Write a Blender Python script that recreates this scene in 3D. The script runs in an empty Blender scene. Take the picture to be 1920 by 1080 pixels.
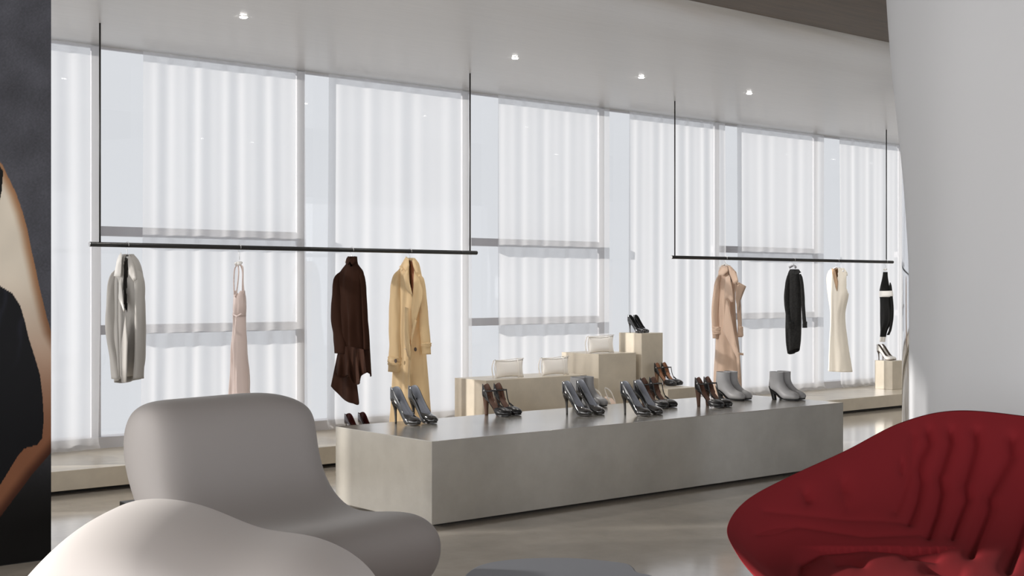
import bpy, bmesh, math, random
from mathutils import Vector, Matrix, noise
random.seed(7)
C = bpy.context.scene.collection
sin, cos, pi, sqrt = math.sin, math.cos, math.pi, math.sqrt
H = 1.25                                  # eye height (m)
CX, CY = 0.769, 0.639                     # right vector = (CX,-CY), forward = (CY,CX)

# ------------------------------------------------------------------ camera, sky, sun, exposure
sc = bpy.context.scene
cam = bpy.data.cameras.new('camera'); camo = bpy.data.objects.new('camera', cam); C.objects.link(camo)
cam.sensor_width = 36; cam.lens = 45; cam.clip_start = 0.05; cam.clip_end = 200
camo.location = (0, 0, H); camo.rotation_euler = (pi/2, 0, -math.atan2(CY, CX))
sc.camera = camo
w = bpy.data.worlds.new('sky'); sc.world = w; w.use_nodes = True
bg = w.node_tree.nodes['Background']; bg.inputs[0].default_value = (0.945, 0.97, 1.0, 1); bg.inputs[1].default_value = 0.80
sun = bpy.data.lights.new('sun', 'SUN'); suno = bpy.data.objects.new('sun', sun); C.objects.link(suno)
sun.energy = 5.2; sun.angle = math.radians(1.0); sun.color = (1.0, 0.95, 0.88)
suno.rotation_euler = Vector((-1.0, 0.62, 0.27)).to_track_quat('Z', 'Y').to_euler()
def fill_area(name, loc, aim, sx, sy, e, col=(1, 1, 1)):
    a = bpy.data.lights.new(name, 'AREA'); a.shape = 'RECTANGLE'; a.size = sx; a.size_y = sy; a.energy = e; a.color = col
    o = bpy.data.objects.new(name, a); C.objects.link(o); o.location = loc; o.rotation_euler = Vector(aim).to_track_quat('-Z', 'Y').to_euler(); return o
fill_area('fill_light_left', (-2.7, 3.0, 1.5), (1, 0, 0), 10, 2.7, 330, (1, .98, .96))      # added fill lights, standing in for invented shop fronts out of view
fill_area('fill_light_front', (6, -3.9, 1.5), (0, 1, 0), 20, 2.7, 270, (.97, .98, 1))  # added fill behind the camera, brightens surfaces facing the eye
vs = sc.view_settings; vs.view_transform = 'Standard'; vs.look = 'None'; vs.gamma = 1; vs.use_curve_mapping = False
vs.exposure = 0.0
sc.cycles.max_bounces = 10; sc.cycles.transparent_max_bounces = 24; sc.cycles.diffuse_bounces = 6
sc.cycles.glossy_bounces = 4; sc.cycles.transmission_bounces = 6; sc.cycles.use_denoising = True
sc.cycles.caustics_reflective = False; sc.cycles.caustics_refractive = False

# ------------------------------------------------------------------ helpers
def RD(r, d, z=0.0):                      # right / depth from the eye -> room coordinates
    return Vector((r*CX + d*CY, -r*CY + d*CX, z))
def depth_at(px, Y):                      # depth of the plane y=Y under a bearing
    s = (px-960)/2400; return Y/(CX-CY*s)
def on_z(px, y, z):                       # a spot on the level z
    d = 2400*(H-z)/(y-540); return RD((px-960)/2400*d, d, z)

def mat(name, col, rough=0.6, metal=0.0, spec=0.5, coat=0.0, sheen=0.0, bump=0.0, bscale=300, var=0.0, vscale=4, coatr=0.05, stretch=None, vcol2=None, detail=6):
    m = bpy.data.materials.new(name); m.use_nodes = True
    n = m.node_tree.nodes; L = m.node_tree.links; b = n['Principled BSDF']
    b.inputs['Base Color'].default_value = (*col, 1); b.inputs['Roughness'].default_value = rough
    b.inputs['Metallic'].default_value = metal; b.inputs['Specular IOR Level'].default_value = spec
    b.inputs['Coat Weight'].default_value = coat; b.inputs['Coat Roughness'].default_value = coatr
    b.inputs['Sheen Weight'].default_value = sheen
    tc = n.new('ShaderNodeTexCoord'); src = tc.outputs['Object']
    if stretch:
        mp = n.new('ShaderNodeMapping'); mp.inputs['Scale'].default_value = stretch
        L.new(src, mp.inputs[0]); src = mp.outputs[0]
    if var:
        t = n.new('ShaderNodeTexNoise'); t.inputs['Scale'].default_value = vscale; t.inputs['Detail'].default_value = detail
        t.inputs['Roughness'].default_value = 0.62
        cr = n.new('ShaderNodeValToRGB'); c2 = vcol2 or tuple(c*(1-var) for c in col)
        cr.color_ramp.elements[0].position = .32; cr.color_ramp.elements[0].color = (*c2, 1)
        cr.color_ramp.elements[1].position = .68; cr.color_ramp.elements[1].color = (*[min(1, c*(1+var*.6)) for c in col], 1)
        L.new(src, t.inputs['Vector']); L.new(t.outputs[0], cr.inputs[0]); L.new(cr.outputs[0], b.inputs['Base Color'])
    if bump:
        t2 = n.new('ShaderNodeTexNoise'); t2.inputs['Scale'].default_value = bscale; t2.inputs['Detail'].default_value = 3
        bp = n.new('ShaderNodeBump'); bp.inputs['Strength'].default_value = bump; bp.inputs['Distance'].default_value = 0.002
        L.new(src, t2.inputs['Vector']); L.new(t2.outputs[0], bp.inputs['Height']); L.new(bp.outputs[0], b.inputs['Normal'])
    return m

def emit(name, col, s):
    m = bpy.data.materials.new(name); m.use_nodes = True; n = m.node_tree.nodes
    n.remove(n['Principled BSDF']); e = n.new('ShaderNodeEmission'); e.inputs[0].default_value = (*col, 1); e.inputs[1].default_value = s
    m.node_tree.links.new(e.outputs[0], n['Material Output'].inputs[0]); return m

def sheer(name, tr=0.50):
    m = bpy.data.materials.new(name); m.use_nodes = True; n = m.node_tree.nodes; L = m.node_tree.links
    n.remove(n['Principled BSDF'])
    t = n.new('ShaderNodeBsdfTransparent'); t.inputs[0].default_value = (.98, .98, .99, 1)
    a = n.new('ShaderNodeBsdfTranslucent'); a.inputs[0].default_value = (.79, .795, .81, 1)
    d = n.new('ShaderNodeBsdfDiffuse'); d.inputs[0].default_value = (.79, .795, .81, 1)
    x = n.new('ShaderNodeMixShader'); x.inputs[0].default_value = .30
    L.new(a.outputs[0], x.inputs[1]); L.new(d.outputs[0], x.inputs[2])
    # woven voile closes up where it is seen along its surface
    lw = n.new('ShaderNodeLayerWeight'); lw.inputs[0].default_value = .5
    mr = n.new('ShaderNodeMapRange'); mr.inputs[1].default_value = 0; mr.inputs[2].default_value = 1
    mr.inputs[3].default_value = 1-tr-.06; mr.inputs[4].default_value = 1.0
    L.new(lw.outputs['Facing'], mr.inputs[0])
    y = n.new('ShaderNodeMixShader'); L.new(mr.outputs[0], y.inputs[0]); L.new(t.outputs[0], y.inputs[1]); L.new(x.outputs[0], y.inputs[2])
    L.new(y.outputs[0], n['Material Output'].inputs[0]); return m

def pane_mat():
    m = bpy.data.materials.new('window_glass'); m.use_nodes = True; n = m.node_tree.nodes; L = m.node_tree.links
    n.remove(n['Principled BSDF'])
    t = n.new('ShaderNodeBsdfTransparent'); t.inputs[0].default_value = (.98, .982, .99, 1)
    g = n.new('ShaderNodeBsdfGlossy'); g.inputs['Roughness'].default_value = 0.0
    f = n.new('ShaderNodeFresnel'); ge = n.new('ShaderNodeNewGeometry'); mr = n.new('ShaderNodeMapRange')
    mr.inputs[3].default_value = 1.45; mr.inputs[4].default_value = 1/1.45       # the same index on the pane's way in and out
    L.new(ge.outputs['Backfacing'], mr.inputs[0]); L.new(mr.outputs[0], f.inputs[0])
    x = n.new('ShaderNodeMixShader'); L.new(f.outputs[0], x.inputs[0]); L.new(t.outputs[0], x.inputs[1]); L.new(g.outputs[0], x.inputs[2])
    L.new(x.outputs[0], n['Material Output'].inputs[0]); return m

M = {}
M['floor'] = mat('polished_concrete', (.56, .51, .44), .14, spec=.8, coat=.5, coatr=.10, var=.22, vscale=1.6, bump=.05, bscale=60)
M['stone'] = mat('beige_microcement', (.56, .50, .405), .3, spec=.6, var=.10, vscale=5, bump=.08, bscale=120)
M['stone2'] = mat('grey_beige_microcement', (.36, .34, .30), .22, spec=1.0, coat=.9, coatr=.22, var=.10, vscale=4, bump=.08, bscale=120)
M['dark'] = mat('shadow_gap_black', (.02, .018, .015), .7)
M['ceil'] = mat('brushed_satin_ceiling', (.57, .562, .555), .30, spec=.5, var=.04, vscale=6, stretch=(.5, 8, 1))
M['wood'] = mat('dark_oak_ceiling', (.10, .068, .040), .55, var=.25, vscale=3, stretch=(.6, 8, 1))
M['white'] = mat('white_plaster', (.66, .675, .70), .7)
M['frame'] = mat('grey_aluminium', (.60, .60, .63), .5)
M['glass'] = pane_mat()
M['sheer'] = sheer('white_voile')
M['black'] = mat('black_steel', (.012, .012, .012), .35, metal=.0, spec=.5)
M['steel'] = mat('satin_steel', (.6, .6, .6), .3, metal=1)
M['chrome'] = mat('polished_chrome', (.82, .83, .85), .06, metal=1)
M['lamp'] = emit('lamp_glow', (1, .97, .92), 30)
M['ring'] = mat('lamp_ring', (.75, .75, .75), .4)

def shade(o, smooth=True):
    if o.type == 'MESH': o.data.shade_smooth() if smooth else o.data.shade_flat()
    return o
def link(name, bm, m, parent=None, smooth=True, recalc=True):
    me = bpy.data.meshes.new(name)
    if recalc: bmesh.ops.recalc_face_normals(bm, faces=bm.faces)
    bm.to_mesh(me); bm.free()
    for x in (m if isinstance(m, (list, tuple)) else [m]): me.materials.append(x)
    o = bpy.data.objects.new(name, me); C.objects.link(o)
    if parent: o.parent = parent
    shade(o, smooth); return o
def tag(o, label=None, cat=None, group=None, kind=None):
    if label: o['label'] = label
    if cat: o['category'] = cat
    if group: o['group'] = group
    if kind: o['kind'] = kind
    return o
def thing(name, loc=(0, 0, 0), rz=0.0):
    o = bpy.data.objects.new(name, None); C.objects.link(o); o.location = loc; o.rotation_euler = (0, 0, rz)
    o.empty_display_size = .1; return o
def copy_tree(o, parent=None):
    c = o.copy(); C.objects.link(c)
    if parent: c.parent = parent
    for ch in list(o.children): copy_tree(ch, c)
    return c
def box(bm, x0, x1, y0, y1, z0, z1):
    v = [bm.verts.new(p) for p in ((x0,y0,z0),(x1,y0,z0),(x1,y1,z0),(x0,y1,z0),(x0,y0,z1),(x1,y0,z1),(x1,y1,z1),(x0,y1,z1))]
    for f in ((0,3,2,1),(4,5,6,7),(0,1,5,4),(1,2,6,5),(2,3,7,6),(3,0,4,7)): bm.faces.new([v[i] for i in f])
def boxo(name, dims, m, parent=None, bev=0.0):
    bm = bmesh.new(); box(bm, *dims); o = link(name, bm, m, parent, False)
    if bev:
        b = o.modifiers.new('bevel', 'BEVEL'); b.width = bev; b.segments = 2
    return o
def tube(bm, pts, rads, n=12, cap=True, flat=None, upv=Vector((0, 0, 1))):
    """tube through pts; rads: radius or (ra, rb) per point"""
    pts = [Vector(p) for p in pts]; rings = []
    for i, p in enumerate(pts):
        t = (pts[min(i+1, len(pts)-1)] - pts[max(i-1, 0)]).normalized()
        a = upv.cross(t)
        if a.length < 1e-3: a = Vector((0, 1, 0)).cross(t)
        a.normalize(); b = t.cross(a)
        r = rads[i] if isinstance(rads, list) else rads
        ra, rb = (r if isinstance(r, tuple) else (r, r))
        rings.append([bm.verts.new(p + a*ra*cos(2*pi*k/n) + b*rb*sin(2*pi*k/n)) for k in range(n)])
    for i in range(len(rings)-1):
        for k in range(n):
            bm.faces.new((rings[i][k], rings[i][(k+1) % n], rings[i+1][(k+1) % n], rings[i+1][k]))
    if cap:
        bm.faces.new(rings[0][::-1]); bm.faces.new(rings[-1])
    return rings
def cat(pts, n=8, closed=False):
    """Catmull-Rom through tuples"""
    P = [Vector(p) for p in pts]; out = []; N = len(P)
    rng = range(N) if closed else range(N-1)
    for i in rng:
        g = (lambda j: P[j % N]) if closed else (lambda j: P[max(0, min(N-1, j))])
        a, b, c, d = g(i-1), g(i), g(i+1), g(i+2)
        for k in range(n):
            t = k/n
            out.append(0.5*((2*b)+(c-a)*t+(2*a-5*b+4*c-d)*t*t+(3*b-a-3*c+d)*t**3))
    if not closed: out.append(P[-1])
    return out
def lerp(a, b, t): return a+(b-a)*t
def sm(t): t = max(0, min(1, t)); return t*t*(3-2*t)
def interp(tab, x):
    if x <= tab[0][0]: return tab[0][1:]
    for i in range(len(tab)-1):
        if x <= tab[i+1][0]:
            t = (x-tab[i][0])/(tab[i+1][0]-tab[i][0])
            # monotone-ish smooth interpolation
            p0 = tab[max(0, i-1)]; p3 = tab[min(len(tab)-1, i+2)]; out = []
            for k in range(1, len(tab[i])):
                a, b = tab[i][k], tab[i+1][k]; h = tab[i+1][0]-tab[i][0]
                m1 = (b-p0[k])/max(1e-6, tab[i+1][0]-p0[0])*h if i > 0 else b-a
                m2 = (p3[k]-a)/max(1e-6, p3[0]-tab[i][0])*h if i < len(tab)-2 else b-a
                out.append((2*t**3-3*t*t+1)*a+(t**3-2*t*t+t)*m1+(-2*t**3+3*t*t)*b+(t**3-t*t)*m2)
            return tuple(out)
    return tab[-1][1:]

# ------------------------------------------------------------------ room shell
YW = 6.88*H; ZC = 2.337*H; ZP = .118*H; YP = 6.125*H
tag(boxo('floor', (-2.6, 18, -4, YW+.5, -.1, 0), M['floor']), kind='structure')
# ceiling: flat satin panel, a shallow step, and the dark timber field nearer the room's middle
bm = bmesh.new()
prof = [(YW+.10, ZC), (4.82*H, ZC), (4.76*H, ZC+.008), (4.50*H, ZC+.020), (4.44*H, ZC+.020), (4.34*H, ZC+.024), (4.25*H, ZC+.036), (4.20*H, ZC+.052), (4.185*H, ZC+.07), (4.18*H, ZC+.2)]
for i in range(len(prof)-1):
    (y0, z0), (y1, z1) = prof[i], prof[i+1]
    bm.faces.new([bm.verts.new(p) for p in ((-2.6, y0, z0), (18, y0, z0), (18, y1, z1), (-2.6, y1, z1))])
bmesh.ops.remove_doubles(bm, verts=bm.verts, dist=1e-5)
o = link('ceiling', bm, M['ceil'], smooth=True); tag(o, kind='structure')
o.data.flip_normals() if o.data.polygons[0].normal.z > 0 else None
s = o.modifiers.new('thick', 'SOLIDIFY'); s.thickness = .02; s.offset = -1
s = o.modifiers.new('split', 'EDGE_SPLIT'); s.split_angle = math.radians(60)
tag(boxo('trim_1', (-2.6, 18, -4, 4.20*H, ZC+.06, ZC+.2), M['wood']), kind='structure')
tag(boxo('wall_sun_blocker', (-3.0, -2.8, 6.65, YW+.1, 0, ZC), M['white']), kind='structure')  # unseen wall piece, added to keep the sun off the grey armchair
tag(boxo('wall_right', (18, 18.2, -4, YW+.5, 0, ZC+.4), M['white']), kind='structure')
# head trim and sill along the window wall
tag(boxo('trim_2', (-2.6, 18, YW+.012, YW+.10, ZC-.006, ZC+.02), M['ceil']), kind='structure')
tag(boxo('baseboard_window', (-2.6, 18, YW-.03, YW+.12, ZP, ZP+.075), M['frame']), kind='structure')
# glazed bays
mull = [x*H for x in (-2.06, -1.11, .175, 1.462, 2.746, 4.035, 5.315, 6.592, 7.877, 9.17, 10.455, 11.74, 13.02)]
for i in range(len(mull)-1):
    x0, x1 = mull[i], mull[i+1]
    bm = bmesh.new()
    box(bm, x1-.033, x1+.033, YW+.012, YW+.035, ZP, ZC)
    box(bm, x0+.03, x1-.03, YW+.012, YW+.035, ZC-.02, ZC-.006)
    win = link('window_%d' % (i+1), bm, M['frame'], None, False); tag(win, kind='structure')
    bm = bmesh.new(); box(bm, x0+.03, x1-.03, YW+.004, YW+.010, ZP+.07, ZC-.02); link('pane', bm, M['glass'], win, False)
    if i % 2 == 0:
        for zz in (1.3165*H, .767*H):
            boxo('transom', (x0+.03, x1-.03, YW+.03, YW+.12, zz-.033, zz+.033), M['frame'], win)
boxo('x', (0, 0, 0, 0, 0, 0), M['dark']); bpy.data.objects.remove(bpy.data.objects['x'])

# ------------------------------------------------------------------ long platform under the windows
pl = thing('display_platform', (5, YP, 0))
tag(pl, 'long low beige step platform along the window wall under both clothes rails', 'platform')
boxo('slab', (-7.5, 13, 0, YW+.2-YP, .022*H, ZP), M['stone'], pl, .003)
boxo('recessed_base', (-7.5, 13, .09, YW+.2-YP, 0, .022*H), M['dark'], pl)

# ------------------------------------------------------------------ sheer curtains
def curtain(x0, x1, seed, label, dens=9.0):
    rnd = random.Random(seed); nx = int((x1-x0)*95); nz = 30; ph = [rnd.uniform(0, 6.28) for _ in range(6)]
    bm = bmesh.new(); rows = []; y0 = YW-.10
    for j in range(nz+1):
        v = j/nz; z = ZC-.02-(ZC-.02-ZP)*(1-(1-v)**1.25); row = []
        for i in range(nx+1):
            u = i/nx; x = x0+(x1-x0)*u
            q = x*dens*2*pi*.5
            wv = .55*sin(q+ph[0]+1.2*sin(x*2.1+ph[1]))+.30*sin(q*1.7+ph[2]+.8*sin(x*3.3+ph[3]))+.22*sin(q*.45+ph[4])
            amp = .0105*(1+.30*sin(x*1.9+ph[5]))*(.75+.35*v)
            xx = x+.010*sin(q*.8+ph[2])*v + (.02*sin(v*3+ph[1]))*(u-.5)
            low = max(0, (v-.94)/.06)
            yy = y0+wv*amp - low*low*(.045+.05*noise.noise(Vector((x*6, seed, 0))))
            zz = z + low*(.012+.018*noise.noise(Vector((x*14, seed+3, v*8))))
            zz = max(zz, ZP+.004)
            row.append(bm.verts.new((xx, yy, zz)))
        rows.append(row)
    for j in range(nz):
        for i in range(nx): bm.faces.new((rows[j][i], rows[j][i+1], rows[j+1][i+1], rows[j+1][i]))
    o = link('sheer_curtain', bm, M['sheer']); tag(o, label, 'curtain', 'sheer curtains along the window wall'); return o
curt = [(-2.0, -1.14, None), (-1.0, .15, None), (.30, 1.44, None),
 (1.56, 2.73, 'white sheer curtain beside the fashion print, puddling on the platform'),
 (2.97, 4.02, 'white sheer curtain behind the grey coat and the pink slip dress'),
 (4.17, 5.30, 'white sheer curtain behind the dark brown coat and the yellow trench coat'),
 (5.53, 6.58, 'white sheer curtain behind the two bags on the long low block'),
 (6.79, 7.865, 'white sheer curtain between the tallest block and the blush coat'),
 (8.02, 9.155, 'white sheer curtain behind the charcoal coat'),
 (9.39, 10.44, 'white sheer curtain behind the cream sleeveless dress'),
 (10.58, 11.73, 'white sheer curtain farthest along the wall, behind the black and white garment')]
for i, (a, b, l) in enumerate(curt):
    curtain(a*H, b*H, i+1, l or 'white sheer curtain hidden behind the tall fashion print', 9.0+1.5*sin(i*2.1))

# ------------------------------------------------------------------ fashion print on the left
YM = 4.715*H
def pip(poly, x, y):
    c = False; j = len(poly)-1
    for i in range(len(poly)):
        xi, yi = poly[i]; xj, yj = poly[j]
        if (yi > y) != (yj > y) and x < (xj-xi)*(y-yi)/(yj-yi)+xi: c = not c
        j = i
    return c
def seg(poly, x, y):
    m = 1e9
    for i in range(len(poly)-1):
        (ax, ay), (bx, by) = poly[i], poly[i+1]
        t = max(0, min(1, ((x-ax)*(bx-ax)+(y-ay)*(by-ay))/max(1e-6, (bx-ax)**2+(by-ay)**2)))
        m = min(m, math.hypot(x-ax-t*(bx-ax), y-ay-t*(by-ay)))
    return m
armR = [(-30, 270), (4, 308), (15, 331), (30, 362), (42, 396), (52, 432), (58, 465), (66, 500), (73, 534), (88, 596), (96, 622), (140, 700)]
armL = [(140, 790), (95, 850), (60, 890), (30, 930), (0, 970), (-60, 1030)]
arm = armR + armL + [(-300, 1030), (-300, 270)]
dress = [(-300, 500), (-40, 520), (0, 536), (23, 550), (38, 573), (46, 600), (54, 634), (66, 672), (75, 703), (80, 745), (82, 788), (79, 822), (70, 834), (46, 841), (34, 854), (23, 872), (0, 910), (-40, 960), (-300, 1000)]
hair = [(-300, 250), (0, 310), (6, 322), (3, 360), (-10, 420), (-300, 420)]
def srgb(r, g, b): return tuple(((c/255+.055)/1.055)**2.4 if c > 10 else c/255/12.92 for c in (r, g, b))
def print_col(x, y):
    n1 = noise.noise(Vector((x*.25, y*.9, 0))); n2 = noise.noise(Vector((x*.02, y*.02, 3)))
    k = 1+.13*n1+.16*n2
    dark = sm((y-760)/230)
    base = [lerp(c*k, d, dark) for c, d in zip((72, 73, 80), (5, 4, 4))]
    if pip(arm, x, y):
        e = min(seg(armR, x, y), seg(armL, x, y)); t = sm(e/22); g = sm((y-480)/380)
        hi = [lerp(a, b, g) for a, b in zip((214, 205, 190), (128, 84, 60))]
        ed = [lerp(a, b, g) for a, b in zip((150, 110, 78), (62, 32, 20))]
        base = [lerp(b, a, t)*(1+.04*n2) for a, b in zip(hi, ed)]
    if pip(dress, x, y):
        f = max(0, sin(x*.13+y*.045+n2*3))**3*14*(1-sm((y-600)/120)); base = [8+f, 9+f, 14+f*1.3]
    if pip(hair, x, y): base = [6, 5, 6]
    return [max(0, b) for b in base]
bm = bmesh.new(); lay = bm.loops.layers.float_color.new('print')
x0, x1 = .55, 1.709*H; nx, nz = 260, 520; zt = ZC-.02
def proj(X, z):
    d = X*CY+YM*CX; r = X*CX-YM*CY; return 960+2400*r/d, 540-2400*(z-H)/d
V = [[bm.verts.new((x0+(x1-x0)*(i/nx)**.3, YM, .004+(zt-.004)*j/nz)) for i in range(nx+1)] for j in range(nz+1)]
colc = {}
for j in range(nz):
    for i in range(nx):
        f = bm.faces.new((V[j][i], V[j][i+1], V[j+1][i+1], V[j+1][i]))
        for l in f.loops:
            if l.vert not in colc: colc[l.vert] = (*srgb(*print_col(*proj(l.vert.co.x, l.vert.co.z))), 1)
            l[lay] = colc[l.vert]
pr = thing('fashion_print', (1.2, YM, 0))
tag(pr, 'tall flat fashion photograph print of a person in a black garment against dark backdrop', 'picture')
pm = mat('printed_photo', (.1, .1, .1), .6, spec=.25)
a = pm.node_tree.nodes.new('ShaderNodeAttribute'); a.attribute_name = 'print'
pm.node_tree.links.new(a.outputs['Color'], pm.node_tree.nodes['Principled BSDF'].inputs['Base Color'])
o = link('printed_sheet', bm, pm, None, False, recalc=False); o.parent = pr; o.location = (-1.2, -YM, 0)
boxo('backing_board', (x0-1.2, x1-1.2, .002, .045, .0, zt), M['black'], pr)

# ------------------------------------------------------------------ flared pillar, chrome column
th = math.atan((1706-960)/2400); D = 7.4; Rb = 1.2; thc = th+math.asin(Rb/D); pc = RD(D*sin(thc), D*cos(thc))
edge = [(0, 1658), (60, 1662), (120, 1667), (170, 1672), (290, 1686), (340, 1691.5), (400, 1697), (500, 1704), (600, 1706), (780, 1706), (1080, 1706)]
bm = bmesh.new(); NT = 240; rings = []
dt = sqrt(D*D-Rb*Rb)*cos(th)
zs = [0]+[H+(540-y)/2400*dt for y in range(780, -40, -20)]
for z in zs:
    y = 540-(z-H)*2400/dt; px = interp([(a, b) for a, b in edge], max(0, y))[0] if y > 0 else 1658+(y/60)*4
    R = D*sin(thc-math.atan((px-960)/2400)); ring = []
    for k in range(NT):
        t = 2*pi*k/NT; fold = .010*sin(t*7+z*.9)*sm((z)/2.5)+.006*sin(t*13-z*1.4)
        ring.append(bm.verts.new((R*cos(t)+fold*cos(t), R*sin(t)+fold*sin(t), min(z, ZC+.3))))
    rings.append(ring)
for i in range(len(rings)-1):
    for k in range(NT): bm.faces.new((rings[i][k], rings[i][(k+1) % NT], rings[i+1][(k+1) % NT], rings[i+1][k]))
o = link('flared_pillar', bm, M['white']); o.location = pc
tag(o, 'huge smooth white pillar flaring outward towards the ceiling behind the red sofa', 'pillar')
d = 10.6; px = 1691; rr = .26; th2 = math.atan((px-960)/2400); dc = th2+math.asin(rr/(d/cos(th2))); q = d/cos(th2)
cp = RD(q*sin(dc), q*cos(dc))
col = thing('chrome_column', cp); tag(col, 'slim polished chrome column standing half hidden behind the flared white pillar', 'column')
bm = bmesh.new(); tube(bm, [(0, 0, .05), (0, 0, 1.2), (0, 0, ZC+.2)], rr, 64, True, upv=Vector((0, 1, 0))); link('shaft', bm, M['chrome'], col).data.shade_flat
bm = bmesh.new(); tube(bm, [(0, 0, 0), (0, 0, .055)], rr+.006, 64, True, upv=Vector((0, 1, 0))); link('base_ring', bm, M['black'], col, False)

# ------------------------------------------------------------------ downlights
def downlight(x, y, label, z=ZC, e=52):
    t = thing('ceiling_downlight', (x, y, z)); tag(t, label, 'ceiling light', 'recessed downlights in the ceiling')
    bm = bmesh.new(); tube(bm, [(0, 0, -.004), (0, 0, 0.0)], .028, 28, True, upv=Vector((0, 1, 0))); link('trim_ring', bm, M['ring'], t, False)
    bm = bmesh.new(); tube(bm, [(0, 0, -.009), (0, 0, -.0045)], .021, 24, True, upv=Vector((0, 1, 0))); link('lens', bm, M['lamp'], t, False)
    l = bpy.data.lights.new('downlight_beam', 'SPOT'); l.energy = e; l.spot_size = math.radians(120); l.spot_blend = 1; l.shadow_soft_size = .03; l.color = (1, .96, .90)
    lo = bpy.data.objects.new('downlight_beam', l); C.objects.link(lo); lo.parent = t; lo.location = (0, 0, -.02)
    return t
for x, y, l in [(3.01, 5.69, 'small bright downlight above the space between grey coat and pink dress'),
  (4.76, 5.70, 'small bright downlight just right of the left rail\'s far suspension rod'),
  (5.81, 5.71, 'small bright downlight over the tall block, near the right rail\'s first rod'),
  (6.86, 5.71, 'small bright downlight over the middle of the right rail'),
  (8.82, 5.70, 'recessed downlight hidden by the pillar, fifth in the row'), (10.29, 5.70, 'recessed downlight hidden by the pillar, sixth in the row'),
  (11.03, 5.70, 'recessed downlight hidden by the pillar, seventh in the row'), (11.7, 5.70, 'recessed downlight hidden by the pillar, last in the row')]:
    downlight(x*H, y*H, l)
for x, y, l in [(5.65, 1.36, 'recessed downlight in the dark timber ceiling, the one farthest from the windows'), (5.35, 2.86, 'recessed downlight in the dark timber ceiling above the sofa, nearer the armchairs'),
  (5.86, 2.86, 'recessed downlight in the dark timber ceiling above the sofa, nearer the pillar'), (8.8, 3.9, 'recessed downlight in the dark timber ceiling beyond the pillar')]:
    downlight(x*H, y*H, l, ZC+.06, 30)

# ------------------------------------------------------------------ plinths
def plinth(name, x0, x1, y0, y1, z0, z1, label, m, gap=0.0, catg='plinth', bev=.003):
    t = thing(name, ((x0+x1)/2*H, (y0+y1)/2*H, z0)); tag(t, label, catg)
    ax, ay = (x1-x0)/2*H, (y1-y0)/2*H
    boxo('block', (-ax, ax, -ay, ay, gap, z1-z0), m, t, bev)
    if gap: boxo('recessed_base', (-ax+.06, ax-.06, -ay+.06, ay-.06, 0, gap), M['dark'], t)
    return t
ZT = .363*H
plinth('display_block', 4.95, 5.75, 5.42, 5.86, 0, .215*H, 'low beige block hidden behind the long plinth, carrying the pale slingback sandals', M['stone'], catg='display block')
plinth('display_plinth', 3.14, 5.97, 4.30, 5.05, 0, ZT, 'long grey-beige display plinth in the middle carrying rows of heels and boots', M['stone2'], .015*H)
plinth('display_block', 4.896, 5.74, 6.14, 6.46, ZP, .432*H, 'low long beige block on the platform carrying two cream clutch bags', M['stone'], catg='display block')
plinth('display_block', 5.85, 6.20, 6.143, 6.51, ZP, .562*H, 'mid-height square beige block carrying a single cream clutch bag', M['stone'], catg='display block')
plinth('display_block', 6.25, 6.458, 6.14, 6.36, ZP, .691*H, 'tallest narrow beige block with glossy black heels on top', M['stone'], catg='display block')
plinth('display_block', 6.137, 6.42, 5.79, 6.10, 0, .338*H, 'beige block in front of the tallest one, carrying T-strap heels', M['stone'], catg='display block')
plinth('display_block', 9.62, 9.80, 6.42, 6.60, ZP, .367*H, 'small beige cube under white pointed heels at the platform\'s far end', M['stone'], catg='display block')

# ------------------------------------------------------------------ rails
YR = 6.30*H; ZR = 1.22*H
def rail(x0, x1, r0, r1, label):
    t = thing('clothes_rail', ((x0+x1)/2*H, YR, ZR)); tag(t, label, 'clothes rail'); c = (x0+x1)/2*H
    bm = bmesh.new(); tube(bm, [(x0*H-c, 0, 0), (x1*H-c, 0, 0)], .0155, 20); o = link('bar', bm, M['black'], t, False)
    for xx in (x0, x1):
        s = -1 if xx == x0 else 1
        bm = bmesh.new(); tube(bm, [(xx*H-c+s*.0005, 0, 0), (xx*H-c+s*.004, 0, 0)], .0145, 20); link('end_cap', bm, M['steel'] if s < 0 else M['black'], t, False)
    for xx in (r0, r1):
        bm = bmesh.new(); tube(bm, [(xx*H-c, 0, .01), (xx*H-c, 0, ZC-ZR)], .0058, 10, upv=Vector((0, 1, 0))); link('suspension_rod', bm, M['black'], t)
rail(2.478, 4.945, 2.53, 4.895, 'black ceiling-hung clothes rail holding the grey, pink, brown and yellow garments')
rail(6.715, 9.44, 6.75, 9.35, 'black ceiling-hung clothes rail holding the blush, charcoal, cream and black garments')

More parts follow.
